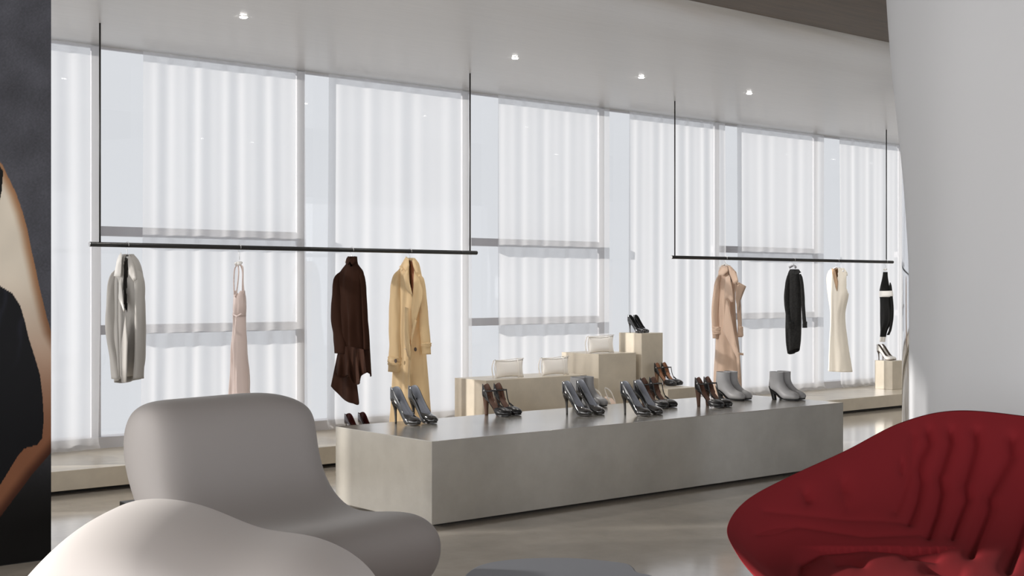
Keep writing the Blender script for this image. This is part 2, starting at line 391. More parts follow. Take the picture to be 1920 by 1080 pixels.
# ------------------------------------------------------------------ garments
class G:
    def __init__(s, name, hook, label, catg, hang=None, hcol=None, hlabel=None):
        s.hook = hook; s.d = depth_at(hook, YR); s.k = 2400/s.d
        p = RD((hook-960)/2400*s.d, s.d); s.x = p.x
        s.t = thing(name, (p.x, YR, ZR)); tag(s.t, label, catg)
        s.w0 = 0
    def uz(s, px, y, w=0.0):
        return ((px-s.hook)/s.k+CX*w)/CY, H+(540-y)/s.k-ZR
    def P(s, px, y, w=0.0):              # garment frame -> parented mesh coordinates
        u, z = s.uz(px, y, w); return Vector((-w, -u, z))
    def body(s, name, secs, m, cut=None, fold=.008, nf=9, seed=1, hem=None, N=120, nz=70, th=.003, white=None, wfold=None, pw=1.0, close=True):
        """secs: (y, xl, xr, half thickness)"""
        bm = bmesh.new(); rings = []; rnd = random.Random(seed); p1, p2 = rnd.uniform(0, 6), rnd.uniform(0, 6)
        y0, y1 = secs[0][0], secs[-1][0]; back = {}
        for j in range(nz+1):
            v = j/nz; y = y0+(y1-y0)*v; xl, xr, b = interp(secs, y)
            A = (xr-xl)/2/s.k; a = sqrt(max((A*.25)**2, A*A-(CX*b)**2))/CY; uc = ((xl+xr)/2-s.hook)/s.k/CY
            z = H+(540-y)/s.k-ZR; ring = []
            for i in range(N):
                t = 2*pi*i/N; c, q = cos(t), sin(t)
                f = fold*sm((v-.12)/.6)*(sin(nf*t+p1+1.5*v)+.6*sin((nf*1.6//1)*t+p2-v))
                f2 = .35*fold*noise.noise(Vector((c*3, q*3, v*5+seed)))*4
                uu = uc+a*(abs(c)**pw)*(1 if c > 0 else -1)
                ww = (b+f+f2*.5)*q
                zz = z+(hem(t)*sm((v-.75)/.25) if hem else 0)
                vt = bm.verts.new((-ww, -uu, zz)); ring.append(vt)
                back[vt] = (s.hook+s.k*(CY*uu-CX*ww), 540-(zz+ZR-H)*s.k, ww)
            rings.append(ring)
        for j in range(nz):
            for i in range(N):
                q = (rings[j][i], rings[j][(i+1) % N], rings[j+1][(i+1) % N], rings[j+1][i])
                mx = sum(back[v_][0] for v_ in q)/4; my = sum(back[v_][1] for v_ in q)/4; mw = sum(back[v_][2] for v_ in q)/4
                if cut and any((mw > -.002 if fr else True) and pip(poly, mx, my) for poly, fr in cut): continue
                f = bm.faces.new(q)
                if white and any(a <= my <= b for a, b in white): f.material_index = 1
        bmesh.ops.delete(bm, geom=[v_ for v_ in bm.verts if not v_.link_faces], context='VERTS')
        o = link(name, bm, m, s.t)
        sd = o.modifiers.new('cloth', 'SOLIDIFY'); sd.thickness = th; sd.offset = 0
        return o
    def sleeve(s, name, path, m, b=.045, cut=None, seed=2, th=.003, fold=.004, label=None, parent=None, N=48):
        """path: (px, y, width px, w)"""
        pts = [(p[1], p[0], p[2], p[3]) for p in path]; bm = bmesh.new(); rings = []; nz = 44
        ys = [p[0] for p in pts]
        for j in range(nz+1):
            v = j/nz; y = lerp(ys[0], ys[-1], v); cx, wd, w = interp(pts, y); A = wd/2/s.k
            bb = min(b, A*1.15); a = sqrt(max((A*.3)**2, A*A-(CX*bb)**2))/CY
            u, z = s.uz(cx, y, w); ring = []
            cl = sm(v/.06) if path[0][2] else 1
            cl = .35+.65*cl
            for i in range(N):
                t = 2*pi*i/N; f = 1+fold*28*noise.noise(Vector((cos(t)*1.5, sin(t)*1.5, v*6+seed)))
                ring.append(bm.verts.new((-(w+bb*f*cl*sin(t)), -(u+a*f*cl*cos(t)), z)))
            rings.append(ring)
        for j in range(nz):
            for i in range(N): bm.faces.new((rings[j][i], rings[j][(i+1) % N], rings[j+1][(i+1) % N], rings[j+1][i]))
        bm.faces.new(rings[0][::-1])
        o = link(name, bm, m, parent or s.t)
        sd = o.modifiers.new('cloth', 'SOLIDIFY'); sd.thickness = th; sd.offset = 0
        return o
    def flap(s, name, pts, m, th=.004, parent=None, bulge=.006):
        """pts: outline (px, y, w)"""
        P = [s.P(*p) for p in pts]; bm = bmesh.new()
        f = bm.faces.new([bm.verts.new(p) for p in P]); r = bmesh.ops.triangulate(bm, faces=[f])
        bmesh.ops.subdivide_edges(bm, edges=bm.edges, cuts=3, use_grid_fill=True)
        bd = {v for e in bm.edges if e.is_boundary for v in e.verts}
        for v in bm.verts:
            if v not in bd: v.co.x -= bulge
        o = link(name, bm, m, parent or s.t)
        if sum(p.normal.x for p in o.data.polygons) > 0: o.data.flip_normals()
        sd = o.modifiers.new('cloth', 'SOLIDIFY'); sd.thickness = th; sd.offset = 0
        return o
    def button(s, px, y, w, r, m, parent=None):
        p = s.P(px, y, w); bm = bmesh.new(); tube(bm, [p, p+Vector((-.004, 0, 0))], r, 16); return link('button', bm, m, parent or s.t, False)
    def strap(s, name, pts, wd, m, parent=None, flat=.35):
        P = cat([s.P(*p) for p in pts], 6); bm = bmesh.new(); tube(bm, P, (wd*flat, wd), 8, upv=Vector((1, 0, 0))); return link(name, bm, m, parent or s.t)

M['hang'] = mat('pale_hanger', (.78, .77, .75), .4)
def hanger(g, label, drop=.10, half=.19, wd=.012, m=None):
    t = thing('coat_hanger', (g.x, YR, ZR)); tag(t, label, 'hanger', 'pale hangers on the rails')
    bm = bmesh.new(); R = .0225
    pts = [(0, R*sin(a), R*cos(a)) for a in [math.radians(x) for x in range(110, -100, -15)]]
    pts = [(0, -p[1], p[2]) for p in pts] + [(0, .0225, -.02), (0, .004, -.035), (0, 0, -.05), (0, 0, -drop+.01)]
    tube(bm, pts, .0016, 8, upv=Vector((1, 0, 0))); link('hook', bm, M['steel'], t)
    bm = bmesh.new(); P = []
    for i in range(21):
        u = (i-10)/10; P.append((-.02*u*u, -half*u, -drop-.10*abs(u)**1.35*half/.19-.004))
    tube(bm, P, [(.006+.006*abs((i-10)/10), wd*.6+wd*.5*(1-abs((i-10)/10))) for i in range(21)], 12, upv=Vector((1, 0, 0)))
    link('shoulder_bar', bm, m or M['hang'], t); return t

# silver-grey coat
m = mat('silver_grey_satin_wool', (.38, .365, .345), .55, spec=.3, bump=.1, bscale=500); mi = mat('pale_facing', (.80, .78, .74), .55)
g = G('silver_coat', 239, 'silver-grey coat with a wide pale collar, first garment on the left rail', 'coat')
g.body('coat_body', [(477, 229, 251, .03), (488, 222, 262, .05), (505, 213, 272, .06), (530, 209, 277, .07), (580, 206, 281, .08), (620, 203, 283, .085), (660, 208, 281, .085), (690, 213, 276, .08), (711, 216, 268, .07)],
  m, cut=[([(240, 470), (247, 470), (252, 495), (249, 545), (253, 585), (244, 575), (240, 520)], True)], fold=.010, nf=5, seed=3, hem=lambda t: .03*cos(t))
g.sleeve('sleeve', [(219, 503, 14, .04), (212, 530, 22, .05), (210, 580, 25, .06), (210, 620, 26, .06), (219, 665, 25, .06), (228, 709, 27, .06)], m)
g.sleeve('sleeve', [(267, 505, 12, .0), (275, 530, 16, .01), (279, 580, 16, .02), (279, 640, 16, .02), (275, 706, 17, .02)], m)
g.flap('collar', [(231, 474, .05), (238, 479, .075), (241, 490, .09), (241, 519, .10), (222, 518, .10), (224, 498, .08), (226, 483, .06)], mi)
g.flap('collar', [(250, 477, .03), (259, 484, .04), (270, 500, .05), (279, 524, .06), (272, 528, .07), (261, 515, .08), (254, 495, .06)], m)
g.flap('lapel', [(241, 519, .10), (243, 530, .10), (254, 585, .11), (247, 573, .11), (236, 558, .11), (239, 540, .105)], mi)
g.flap('front_panel', [(254, 590, .095), (262, 640, .105), (258, 712, .10), (244, 713, .10), (243, 650, .105)], m)
g.flap('front_edge', [(230, 522, .10), (236, 530, .11), (237, 600, .115), (242, 700, .115), (238, 703, .115), (233, 600, .112)], m)
hanger(g, 'pale hanger inside the collar of the silver-grey coat', .075, .09)

# pink slip dress
m = mat('blush_satin', (.70, .575, .535), .42, sheen=.2)
g = G('slip_dress', 449, 'long pale pink slip dress with thin straps on the left rail', 'dress')
g.body('skirt', [(589, 438, 459, .045), (620, 437, 461, .05), (700, 435.5, 465, .06), (760, 433, 469, .065), (800, 431, 472, .07)], m, fold=.013, nf=5, seed=5, N=96)
g.body('bodice', [(545, 438.5, 460, .03), (560, 438, 461, .042), (575, 437.5, 461, .044), (592, 437.5, 459.5, .045)], m, cut=[([(440, 540), (453, 540), (446, 557), (443, 557)], True), ([(440, 540), (456, 540), (450, 550), (443, 550)], False)], fold=.004, nf=6, seed=6, N=96, nz=30)
for pts in ([(447, 497, .015), (440, 503, .02), (438.5, 525, .03), (441, 552, .042)], [(447, 497, .015), (449.5, 510, .02), (448.5, 535, .035), (445, 556, .045)],
            [(452, 497, .0), (455.5, 510, -.01), (454, 535, -.02), (453, 552, -.03)], [(453, 497, .0), (457.5, 503, 0), (458, 530, 0), (460.5, 550, .0)]):
    g.strap('shoulder_strap', pts, .0048, m)
g.flap('waist_seam', [(438, 587, .05), (449, 591, .055), (459, 586, .03), (459, 589, .03), (449, 594, .056), (438, 590, .05)], m, bulge=.001)
hanger(g, 'narrow pale clip hanger holding the pink slip dress', .095, .028, .02)

# dark brown coat
m = mat('dark_brown_wool', (.028, .0105, .0055), .95, spec=.15, bump=.15, bscale=500)
g = G('brown_coat', 660, 'dark brown coat with stand collar and ruffled uneven hem on the left rail', 'coat')
def hemf(t):
    return .055*cos(t*1)*1.0 + .03*sin(3*t+.5) + .02*sin(5*t)
g.body('coat_body', [(481, 652, 669, .032), (494, 649, 671, .035), (501, 643, 676, .045), (508, 637, 682, .055), (520, 633, 685, .065), (560, 634, 687, .075), (610, 640, 690, .08), (640, 640, 693, .085), (672, 633, 696, .095), (700, 627, 699, .105)],
  m, cut=[([(657, 490), (660, 488), (664, 494), (662, 501), (658, 498)], True)], fold=.010, nf=6, seed=8, hem=lambda t: .02*sin(3*t+1))
g.sleeve('sleeve', [(641, 507, 12, .03), (634, 525, 20, .05), (633, 560, 24, .06), (634, 600, 28, .065), (641, 640, 30, .07), (643, 662, 30, .07)], m)
g.sleeve('sleeve', [(681, 510, 8, -.0), (685, 540, 9, 0), (689, 600, 9, 0), (691.5, 655, 9, 0)], m)
# ruffled tiers below the waist
def ruffle(g, name, top, hemp, m, w0=.08, w1=.11, waves=3, amp=.02, parent=None):
    bm = bmesh.new(); n = 60; R = 14; rows = []
    T = cat([(p[0], p[1], 0) for p in top], 20); B = cat([(p[0], p[1], 0) for p in hemp], 20)
    for i in range(n+1):
        a = T[round(i/n*(len(T)-1))]; b = B[round(i/n*(len(B)-1))]; r = []
        for j in range(R+1):
            v = j/R; px = lerp(a.x, b.x, v); y = lerp(a.y, b.y, v); w = lerp(w0, w1, v)+amp*v*sin(i/n*2*pi*waves+1)
            r.append(bm.verts.new(g.P(px, y, w)))
        rows.append(r)
    for i in range(n):
        for j in range(R): bm.faces.new((rows[i][j], rows[i+1][j], rows[i+1][j+1], rows[i][j+1]))
    o = link(name, bm, m, parent or g.t); sd = o.modifiers.new('cloth', 'SOLIDIFY'); sd.thickness = .004; sd.offset = 0; return o
ruffle(g, 'ruffle', [(634, 655), (650, 655), (668, 655)], [(617, 726), (629, 737), (641, 747), (652, 751), (664, 754), (677, 754), (673, 722)], m, .06, .05, 2, .015)
ruffle(g, 'ruffle', [(640, 650), (660, 648), (690, 652)], [(636, 702), (648, 706), (660, 700), (672, 716), (684, 713), (686, 700), (699, 692)], m, .085, .12, 3, .02)
g.flap('collar', [(651, 483, .03), (656, 481, .05), (661, 486, .055), (664, 483, .05), (669, 481, .035), (672, 491, .045), (664, 497, .06), (660, 491, .062), (655, 497, .058), (649, 494, .045)], m)
hanger(g, 'hanger hook and neck bar inside the dark brown coat', .05, .06)

# yellow trench coat
m = mat('honey_yellow_gabardine', (.74, .54, .30), .8, sheen=.05, bump=.08, bscale=700); mb = mat('brown_horn_button', (.05, .025, .018), .3)
ml = mat('rust_lining', (.40, .17, .09), .7)
g = G('yellow_trench_coat', 769, 'long honey-yellow trench coat with cuff strap and brown buttons on the left rail', 'trench coat')
g.body('coat_body', [(484, 761, 777, .03), (492, 754, 785, .045), (505, 748, 789, .06), (540, 744, 795, .075), (600, 743, 797, .085), (650, 738, 799, .09), (700, 735, 803, .10), (750, 732, 807, .11), (800, 728, 811, .12), (809, 727, 812, .12)],
  m, cut=[([(768, 490), (777, 487), (780, 520), (776, 560), (770, 530)], True)], fold=.011, nf=4, seed=11)
g.sleeve('sleeve', [(752, 503, 14, .04), (745, 525, 22, .06), (743, 560, 26, .07), (743, 610, 28, .075), (743, 660, 28, .08), (742, 697, 30, .08)], m)
g.sleeve('sleeve', [(789, 515, 12, -.0), (795, 560, 14, 0), (798, 610, 17, .01), (801, 640, 17, .01), (803, 662, 15, .01)], m)
c = g.sleeve('cuff_strap', [(742.5, 668, 31, .082), (742.5, 684, 31.5, .082)], m, b=.052)
g.button(745, 675, .150, .015, mb)
g.sleeve('cuff_strap', [(802, 641, 18, .012), (802, 648, 18, .012)], m)
g.flap('collar', [(762, 481, .03), (768, 486, .06), (770, 497, .08), (768, 512, .09), (762, 508, .10), (756, 501, .09), (757, 490, .06)], m)
g.flap('lapel', [(768, 505, .095), (771, 528, .10), (778, 553, .115), (770, 548, .12), (764, 540, .12), (759, 515, .11)], m)
g.flap('collar', [(774, 486, .03), (781, 490, .04), (786, 502, .05), (788, 512, .06), (783, 512, .07), (778, 500, .065)], m)
g.flap('lapel', [(780, 508, .075), (789, 522, .06), (797, 545, .055), (796, 562, .07), (791, 577, .09), (784, 600, .105), (777, 615, .11), (776, 570, .10), (779, 540, .09)], m)
g.flap('lining', [(770, 490, .02), (779, 490, .02), (781, 530, .03), (776, 565, .04), (771, 530, .03)], ml)
g.flap('belt_tab', [(763, 575, .12), (769, 577, .122), (771, 620, .13), (775, 655, .135), (774, 671, .135), (768, 664, .135), (762, 640, .13)], m)
g.flap('shoulder_tab', [(750, 500, .085), (753, 498, .09), (758, 506, .11), (755, 509, .11)], m, bulge=.002)
g.button(784, 652, .112, .015, mb); g.button(768, 614, .125, .008, mb); g.button(764, 652, .14, .004, M['hang'])
g.flap('front_edge', [(782, 596, .108), (786, 600, .108), (776, 640, .118), (773, 705, .12), (776, 807, .128), (770, 807, .128), (769, 700, .12), (772, 640, .118)], m, bulge=.001)
hanger(g, 'pale hanger inside the open neck of the yellow trench coat', .06, .08)

# blush long coat
m = mat('blush_beige_wool', (.60, .435, .33), .75, sheen=.2, bump=.08, bscale=600)
g = G('blush_coat', 1360, 'long blush-beige coat with wide pointed lapel, first on the right rail', 'coat')
g.body('coat_body', [(498, 1355, 1368, .03), (506, 1350, 1374, .045), (520, 1347, 1377, .06), (560, 1348, 1377, .07), (600, 1346, 1379, .075), (650, 1342, 1384, .085), (700, 1339, 1387, .095), (752, 1338, 1389, .10)], m,
  cut=[([(1362, 500), (1366, 498), (1370, 520), (1367, 545), (1364, 520)], True)], fold=.014, nf=4, seed=15)
g.sleeve('sleeve', [(1352, 512, 8, .04), (1346, 530, 13, .06), (1343, 560, 15, .07), (1341, 600, 15, .08), (1343, 634, 15, .08)], m)
g.sleeve('sleeve', [(1377, 530, 6, 0), (1380, 560, 8, 0), (1382, 600, 8, 0), (1383, 631, 9, 0)], m)
g.sleeve('cuff', [(1343, 612, 18, .082), (1344, 626, 18, .082)], m); g.sleeve('cuff', [(1383, 611, 10, .0), (1384, 629, 10, .0)], m)
g.flap('collar', [(1353, 497, .04), (1360, 500, .07), (1361, 508, .09), (1352, 517, .11), (1345, 516, .10), (1346, 508, .08)], m)
g.flap('collar', [(1361, 497, .05), (1367, 501, .06), (1374, 511, .07), (1376, 528, .09), (1369, 533, .10), (1363, 518, .10)], m)
g.flap('lapel', [(1374, 528, .06), (1380, 530, .04), (1393, 537, -.02), (1387, 552, .0), (1382, 565, .02), (1378, 585, .05), (1372, 560, .08)], m)
g.flap('storm_flap', [(1356, 520, .10), (1362, 516, .105), (1366, 540, .11), (1368, 565, .11), (1364, 566, .112), (1360, 559, .115), (1354, 560, .115)], m)
g.flap('front_edge', [(1357, 562, .10), (1360, 565, .10), (1372, 640, .10), (1377, 665, .10), (1378, 705, .10), (1375, 705, .10), (1373, 668, .10), (1352, 620, .105)], m, bulge=.001)
g.flap('pocket_flap', [(1376, 659, .06), (1386, 660, .04), (1386, 664, .04), (1376, 663, .06)], m, bulge=.001)
hanger(g, 'thin hanger hook above the blush-beige coat', .05, .06)

# charcoal coat
m = mat('charcoal_tweed', (.036, .036, .036), .95, spec=.2, bump=.3, bscale=200, var=.3, vscale=60)
g = G('charcoal_coat', 1488, 'short charcoal grey coat with turned-back cuffs on the right rail', 'coat')
g.body('coat_body', [(505, 1482, 1495, .025), (511, 1479, 1497, .04), (520, 1477, 1499, .05), (550, 1475, 1501, .06), (600, 1474, 1502, .07), (635, 1474, 1502, .075), (656, 1477, 1500, .07)], m, fold=.008, nf=5, seed=21, hem=lambda t: -.015+.03*cos(t))
g.sleeve('sleeve', [(1481, 511, 7, .03), (1477, 530, 10, .05), (1475, 560, 11, .06), (1478, 600, 12, .07), (1480, 615, 13, .07)], m)
g.sleeve('sleeve', [(1498, 514, 6, 0), (1501, 540, 6, 0), (1503, 590, 7, 0), (1505, 614, 7, 0)], m)
g.sleeve('cuff', [(1480, 603, 14.5, .072), (1480, 615, 15, .072)], m); g.sleeve('cuff', [(1504.5, 602, 8.5, 0), (1504.5, 614, 9, 0)], m)
g.flap('collar', [(1483, 505, .04), (1488, 509, .05), (1494, 505, .03), (1497, 511, .04), (1488, 515, .06), (1480, 511, .05)], m, bulge=.002)
hanger(g, 'grey hanger showing above the charcoal coat', .05, .04, .016, mat('grey_hanger', (.4, .4, .42), .5))

# cream sleeveless dress
m = mat('cream_crepe', (.88, .82, .71), .7, sheen=.15); mi = mat('tan_facing', (.50, .33, .20), .7)
g = G('cream_dress', 1570, 'cream sleeveless dress with a deep V neck on the right rail', 'dress')
g.body('dress_body', [(503, 1561, 1580, .03), (510, 1556, 1584, .04), (520, 1553.5, 1587, .05), (540, 1554, 1587, .055), (553, 1555, 1587.5, .06), (590, 1558, 1583, .06), (640, 1556, 1587, .075), (696, 1554, 1594, .09)], [m, mi],
  cut=[([(1560, 500), (1570, 500), (1567, 530), (1566, 545), (1563, 530)], True), ([(1582, 516), (1589, 514), (1592, 552), (1585, 549), (1582, 540)], False)], fold=.006, nf=5, seed=25)
bd = g.t.children[0]; bd.data.flip_normals(); bd.modifiers['cloth'].material_offset = 1; bd.modifiers['cloth'].thickness = .004
g.flap('neck_facing', [(1561, 503, .03), (1564, 505, .045), (1567, 528, .058), (1566, 546, .062), (1563, 530, .055), (1560, 512, .045)], mi, bulge=-.004)
hanger(g, 'white hanger in the V neck of the cream dress', .06, .09, .016, mat('white_hanger', (.85, .85, .86), .4))

# black and white garment
mk = mat('black_knit', (.004, .004, .004), .9); mw = mat('white_trim_fabric', (.85, .83, .80), .7)
g = G('black_white_top', 1661, 'narrow black garment with a white band and white hem, last on the right rail', 'top')
g.body('garment_body', [(510, 1656.5, 1664, .02), (520, 1655, 1665, .03), (543, 1651.5, 1667.5, .035), (553, 1650.5, 1669, .04), (560, 1651.5, 1669, .04), (590, 1651.5, 1671.5, .045), (605, 1651.5, 1670, .045), (620, 1651.5, 1665, .04), (641, 1650.5, 1661.5, .035)],
  [mk, mw], white=[(546, 556), (632, 650)], fold=.006, nf=4, seed=31)
g.sleeve('sleeve', [(1667, 530, 4, 0), (1669, 560, 5, 0), (1670, 590, 5, 0), (1667, 618, 5, 0), (1664, 628, 5, 0)], mk)
g.flap('chest_band', [(1650, 546, .05), (1667, 545, .05), (1668, 555, .055), (1650, 557, .055)], mw, bulge=.002)
hanger(g, 'pale clip hanger above the black and white garment', .07, .014, .012)

# ------------------------------------------------------------------ shoes (x forward, y across, z up)
def section_pts(w, zb, zt, c, n=6):
    Hh = zt-zb
    w *= 1.12; keys = [(0, 0), (.66*w, .0), (.95*w, .16), (1.0*w, .40), (lerp(.99, .86, c)*w, .70), (lerp(.95, .48, c)*w, lerp(.88, .95, c)), (lerp(.90, 0, c)*w, 1.0)]
    pts = cat([(a, zb+b*Hh, 0) for a, b in keys], n)
    return [(p.x, p.y) for p in pts]
def upper(name, tab, x0, x1, throat, m, parent, th=.0028, nx=56, rearopen=False, tw=.022):
    """tab: (x, half width, bottom z, top z)"""
    bm = bmesh.new(); rings = []
    for i in range(nx+1):
        v = i/nx; x = lerp(x0, x1, .5-.5*cos(pi*v)) if not rearopen else lerp(x0, x1, sin(pi/2*v)); w, zb, zt = interp(tab, x)
        c = sm((x-throat+tw)/(2*tw)); s = section_pts(max(w, .0006), zb, max(zt, zb+.002), c)
        ring = [bm.verts.new((x, -a, b)) for a, b in reversed(s)]+[bm.verts.new((x, a, b)) for a, b in s[1:]]
        rings.append(ring)
    for i in range(nx):
        for k in range(len(rings[0])-1): bm.faces.new((rings[i][k], rings[i][k+1], rings[i+1][k+1], rings[i+1][k]))
    bmesh.ops.remove_doubles(bm, verts=bm.verts, dist=2e-4)
    o = link(name, bm, m, parent)
    # outward normals: the lowest face must look down
    lo = min(o.data.polygons, key=lambda p: p.center.z); 
    if lo.normal.z > 0: o.data.flip_normals()
    sd = o.modifiers.new('leather', 'SOLIDIFY'); sd.thickness = th; sd.offset = -1
    if isinstance(m, list): sd.material_offset = 1; sd.material_offset_rim = 0
    return o
def slab(name, tab, x0, x1, t, m, parent, wf=.8, dz=0.0, nx=40):
    bm = bmesh.new(); R = []
    for i in range(nx+1):
        x = lerp(x0, x1, .5-.5*cos(pi*i/nx)); w, zb, zt = interp(tab, x); w = max(w*wf, .0005); z = zb+dz
        R.append([bm.verts.new(p) for p in ((x, -w, z), (x, -w*.5, z), (x, w*.5, z), (x, w, z), (x, w*.97, z-t), (x, -w*.97, z-t))])
    for i in range(nx):
        for k in range(6): bm.faces.new((R[i][k], R[i][(k+1) % 6], R[i+1][(k+1) % 6], R[i+1][k]))
    bm.faces.new(R[0]); bm.faces.new(R[-1][::-1])
    o = link(name, bm, m, parent); e = o.modifiers.new('split', 'EDGE_SPLIT'); e.split_angle = math.radians(40); return o
def heel(name, keys, m, parent, n=16):
    """keys: (z, x centre, rx, ry)"""
    K = [interp(keys, lerp(keys[0][0], keys[-1][0], i/14)) for i in range(15)]; Z = [lerp(keys[0][0], keys[-1][0], i/14) for i in range(15)]
    bm = bmesh.new(); R = []
    for z, (x, rx, ry) in zip(Z, K):
        R.append([bm.verts.new((x+rx*cos(2*pi*k/n), ry*sin(2*pi*k/n), z + (max(0, .5-.5*cos(2*pi*k/n))*0))) for k in range(n)])
    for i in range(14):
        for k in range(n): bm.faces.new((R[i][k], R[i][(k+1) % n], R[i+1][(k+1) % n], R[i+1][k]))
    bm.faces.new(R[0][::-1]); bm.faces.new(R[-1])
    return link(name, bm, m, parent)
PUMP = [(0, .0005, .138, .196), (.004, .015, .128, .202), (.015, .026, .121, .204), (.03, .030, .118, .197), (.05, .0305, .110, .176), (.075, .029, .086, .142), (.10, .030, .053, .106), (.12, .033, .028, .078),
        (.135, .0365, .015, .062), (.15, .039, .010, .056), (.17, .0385, .009, .050), (.19, .034, .010, .044), (.203, .026, .012, .037), (.211, .015, .015, .030), (.214, .0005, .019, .023)]
def pump(mo, mlin, mheel, name='pump'):
    t = thing(name)
    upper('upper', PUMP, 0, .214, .150, [mo, mlin], t)
    slab('insole', PUMP, .006, .15, .002, mlin, t, .72, .006)
    slab('sole', PUMP, .03, .211, .0085, mheel, t, .86, .001)
    heel('heel', [(0, .030, .0062, .0062), (.04, .029, .0065, .0065), (.085, .026, .010, .010), (.112, .025, .0205, .020), (.132, .026, .024, .0235)], mheel, t)
    return t
TS = [(0, .0005, .125, .178), (.004, .014, .116, .186), (.015, .024, .108, .190), (.03, .027, .105, .172), (.05, .026, .097, .140), (.065, .0245, .084, .100), (.10, .026, .046, .060), (.12, .031, .024, .050),
      (.135, .0355, .013, .052), (.15, .038, .010, .054), (.17, .0385, .009, .051), (.19, .035, .010, .045), (.205, .027, .012, .037), (.212, .015, .015, .030), (.215, .0005, .019, .023)]
def tstrap(mo, mlin, mheel, name='t_strap_heel'):
    t = thing(name)
    upper('heel_counter', TS, 0, .068, .5, [mo, mlin], t)
    upper('toe_cap', TS, .122, .215, .138, [mo, mlin], t, rearopen=False)
    slab('insole', TS, .006, .15, .003, mlin, t, .86, .005)
    slab('sole', TS, .03, .212, .0085, mo, t, .86, .001)
    heel('heel', [(0, .026, .011, .011), (.04, .024, .013, .013), (.08, .023, .017, .017), (.105, .025, .023, .021), (.115, .026, .024, .022)], mheel, t)
    for s in (-1, 1):
        bm = bmesh.new(); tube(bm, cat([(.028, s*.0275, .150), (.06, s*.030, .148), (.088, s*.016, .150), (.096, s*.002, .151)], 8), (.0015, .0042), 8); link('ankle_strap', bm, mo, t)
    bm = bmesh.new(); tube(bm, cat([(.096, 0, .156), (.101, 0, .140), (.110, 0, .10), (.126, 0, .070), (.145, 0, .055)], 8), (.0050, .0016), 8, upv=Vector((1, 0, .3))); link('t_bar', bm, mo, t)
    for s in (-1, 1):
        bm = bmesh.new(); tube(bm, cat([(.122, 0, .074), (.132, s*.012, .062), (.140, s*.026, .048)], 6), (.0015, .004), 8); link('vamp_strap', bm, mo, t)
    bm = bmesh.new(); tube(bm, [(.034, -.031, .150), (.034, -.0335, .150)], .006, 14); link('buckle', bm, M['steel'], t)
    return t
def boot(mo, ms, name='ankle_boot'):
    t = thing(name)
    K = [(.004, .196, .100, .193, .040), (.003, .172, .099, .170, .0395), (.001, .145, .100, .146, .039), (-.003, .115, .105, .128, .0375), (-.004, .095, .112, .116, .0365), (.006, .076, .120, .104, .036), (.030, .066, .132, .090, .0355),
         (.060, .048, .146, .078, .036), (.088, .024, .160, .070, .038), (.112, .010, .174, .065, .040), (.140, .008, .188, .060, .040), (.168, .008, .201, .054, .038), (.192, .009, .213, .045, .032), (.210, .011, .221, .035, .021), (.219, .017, .2225, .026, .008)]
    KK = cat([Vector((a[0], a[1], a[2])) for a in K], 4); K2 = cat([Vector((a[3], a[4], 0)) for a in K], 4)
    bm = bmesh.new(); R = []; n = 40
    for p, q in zip(KK, K2):
        B = Vector((p.x, 0, p.y)); F = Vector((p.z, 0, q.x)); c = (B+F)/2; h = (F-B)/2; ring = []
        for k in range(n):
            a = 2*pi*k/n; sx = cos(a); sy = sin(a)
            flat = 1+.12*max(0, -sx)
            ring.append(bm.verts.new(c+h*sx+Vector((0, q.y*sy*flat, 0))))
        R.append(ring)
    for i in range(len(R)-1):
        for k in range(n): bm.faces.new((R[i][k], R[i][(k+1) % n], R[i+1][(k+1) % n], R[i+1][k]))
    bm.faces.new(R[-1])
    o = link('upper', bm, mo, t); sd = o.modifiers.new('leather', 'SOLIDIFY'); sd.thickness = .003; sd.offset = 0
    BS = [(.03, .030, .064, .1), (.06, .031, .046, .1), (.088, .034, .023, .1), (.112, .038, .010, .1), (.14, .0405, .008, .1), (.168, .040, .008, .1), (.192, .034, .009, .1), (.21, .024, .011, .1), (.223, .004, .014, .1)]
    slab('sole', BS, .03, .223, .007, ms, t, 1.02, .001)
    heel('heel', [(0, .034, .016, .015), (.04, .026, .019, .018), (.075, .022, .026, .026), (.094, .018, .026, .030)], ms, t)
    return t
def sandal(mo, mi, name='strappy_sandal'):
    t = thing(name)
    slab('insole', PUMP, .004, .213, .005, mi, t, .88, .004)
    slab('sole', PUMP, .02, .21, .009, mo, t, .80, .001)
    heel('heel', [(0, .030, .0062, .0062), (.06, .028, .007, .007), (.125, .025, .018, .018)], mo, t)
    for a, b in ((.165, .135), (.185, .160)):
        bm = bmesh.new(); tube(bm, cat([(a, -.036, .015), (a-.008, -.024, .045), (b, 0, .056), (a-.008, .024, .045), (a, .036, .015)], 6), (.0015, .008), 8); link('toe_strap', bm, mo, t)
    bm = bmesh.new(); tube(bm, cat([(.075, -.029, .085), (.03, -.030, .165), (.0, 0, .195), (.03, .030, .165), (.075, .029, .085)], 8), (.0016, .005), 8, upv=Vector((0, 0, 1))); link('slingback_strap', bm, mo, t)
    return t
def rs(t, s):
    t.scale = (s, s, s); return t

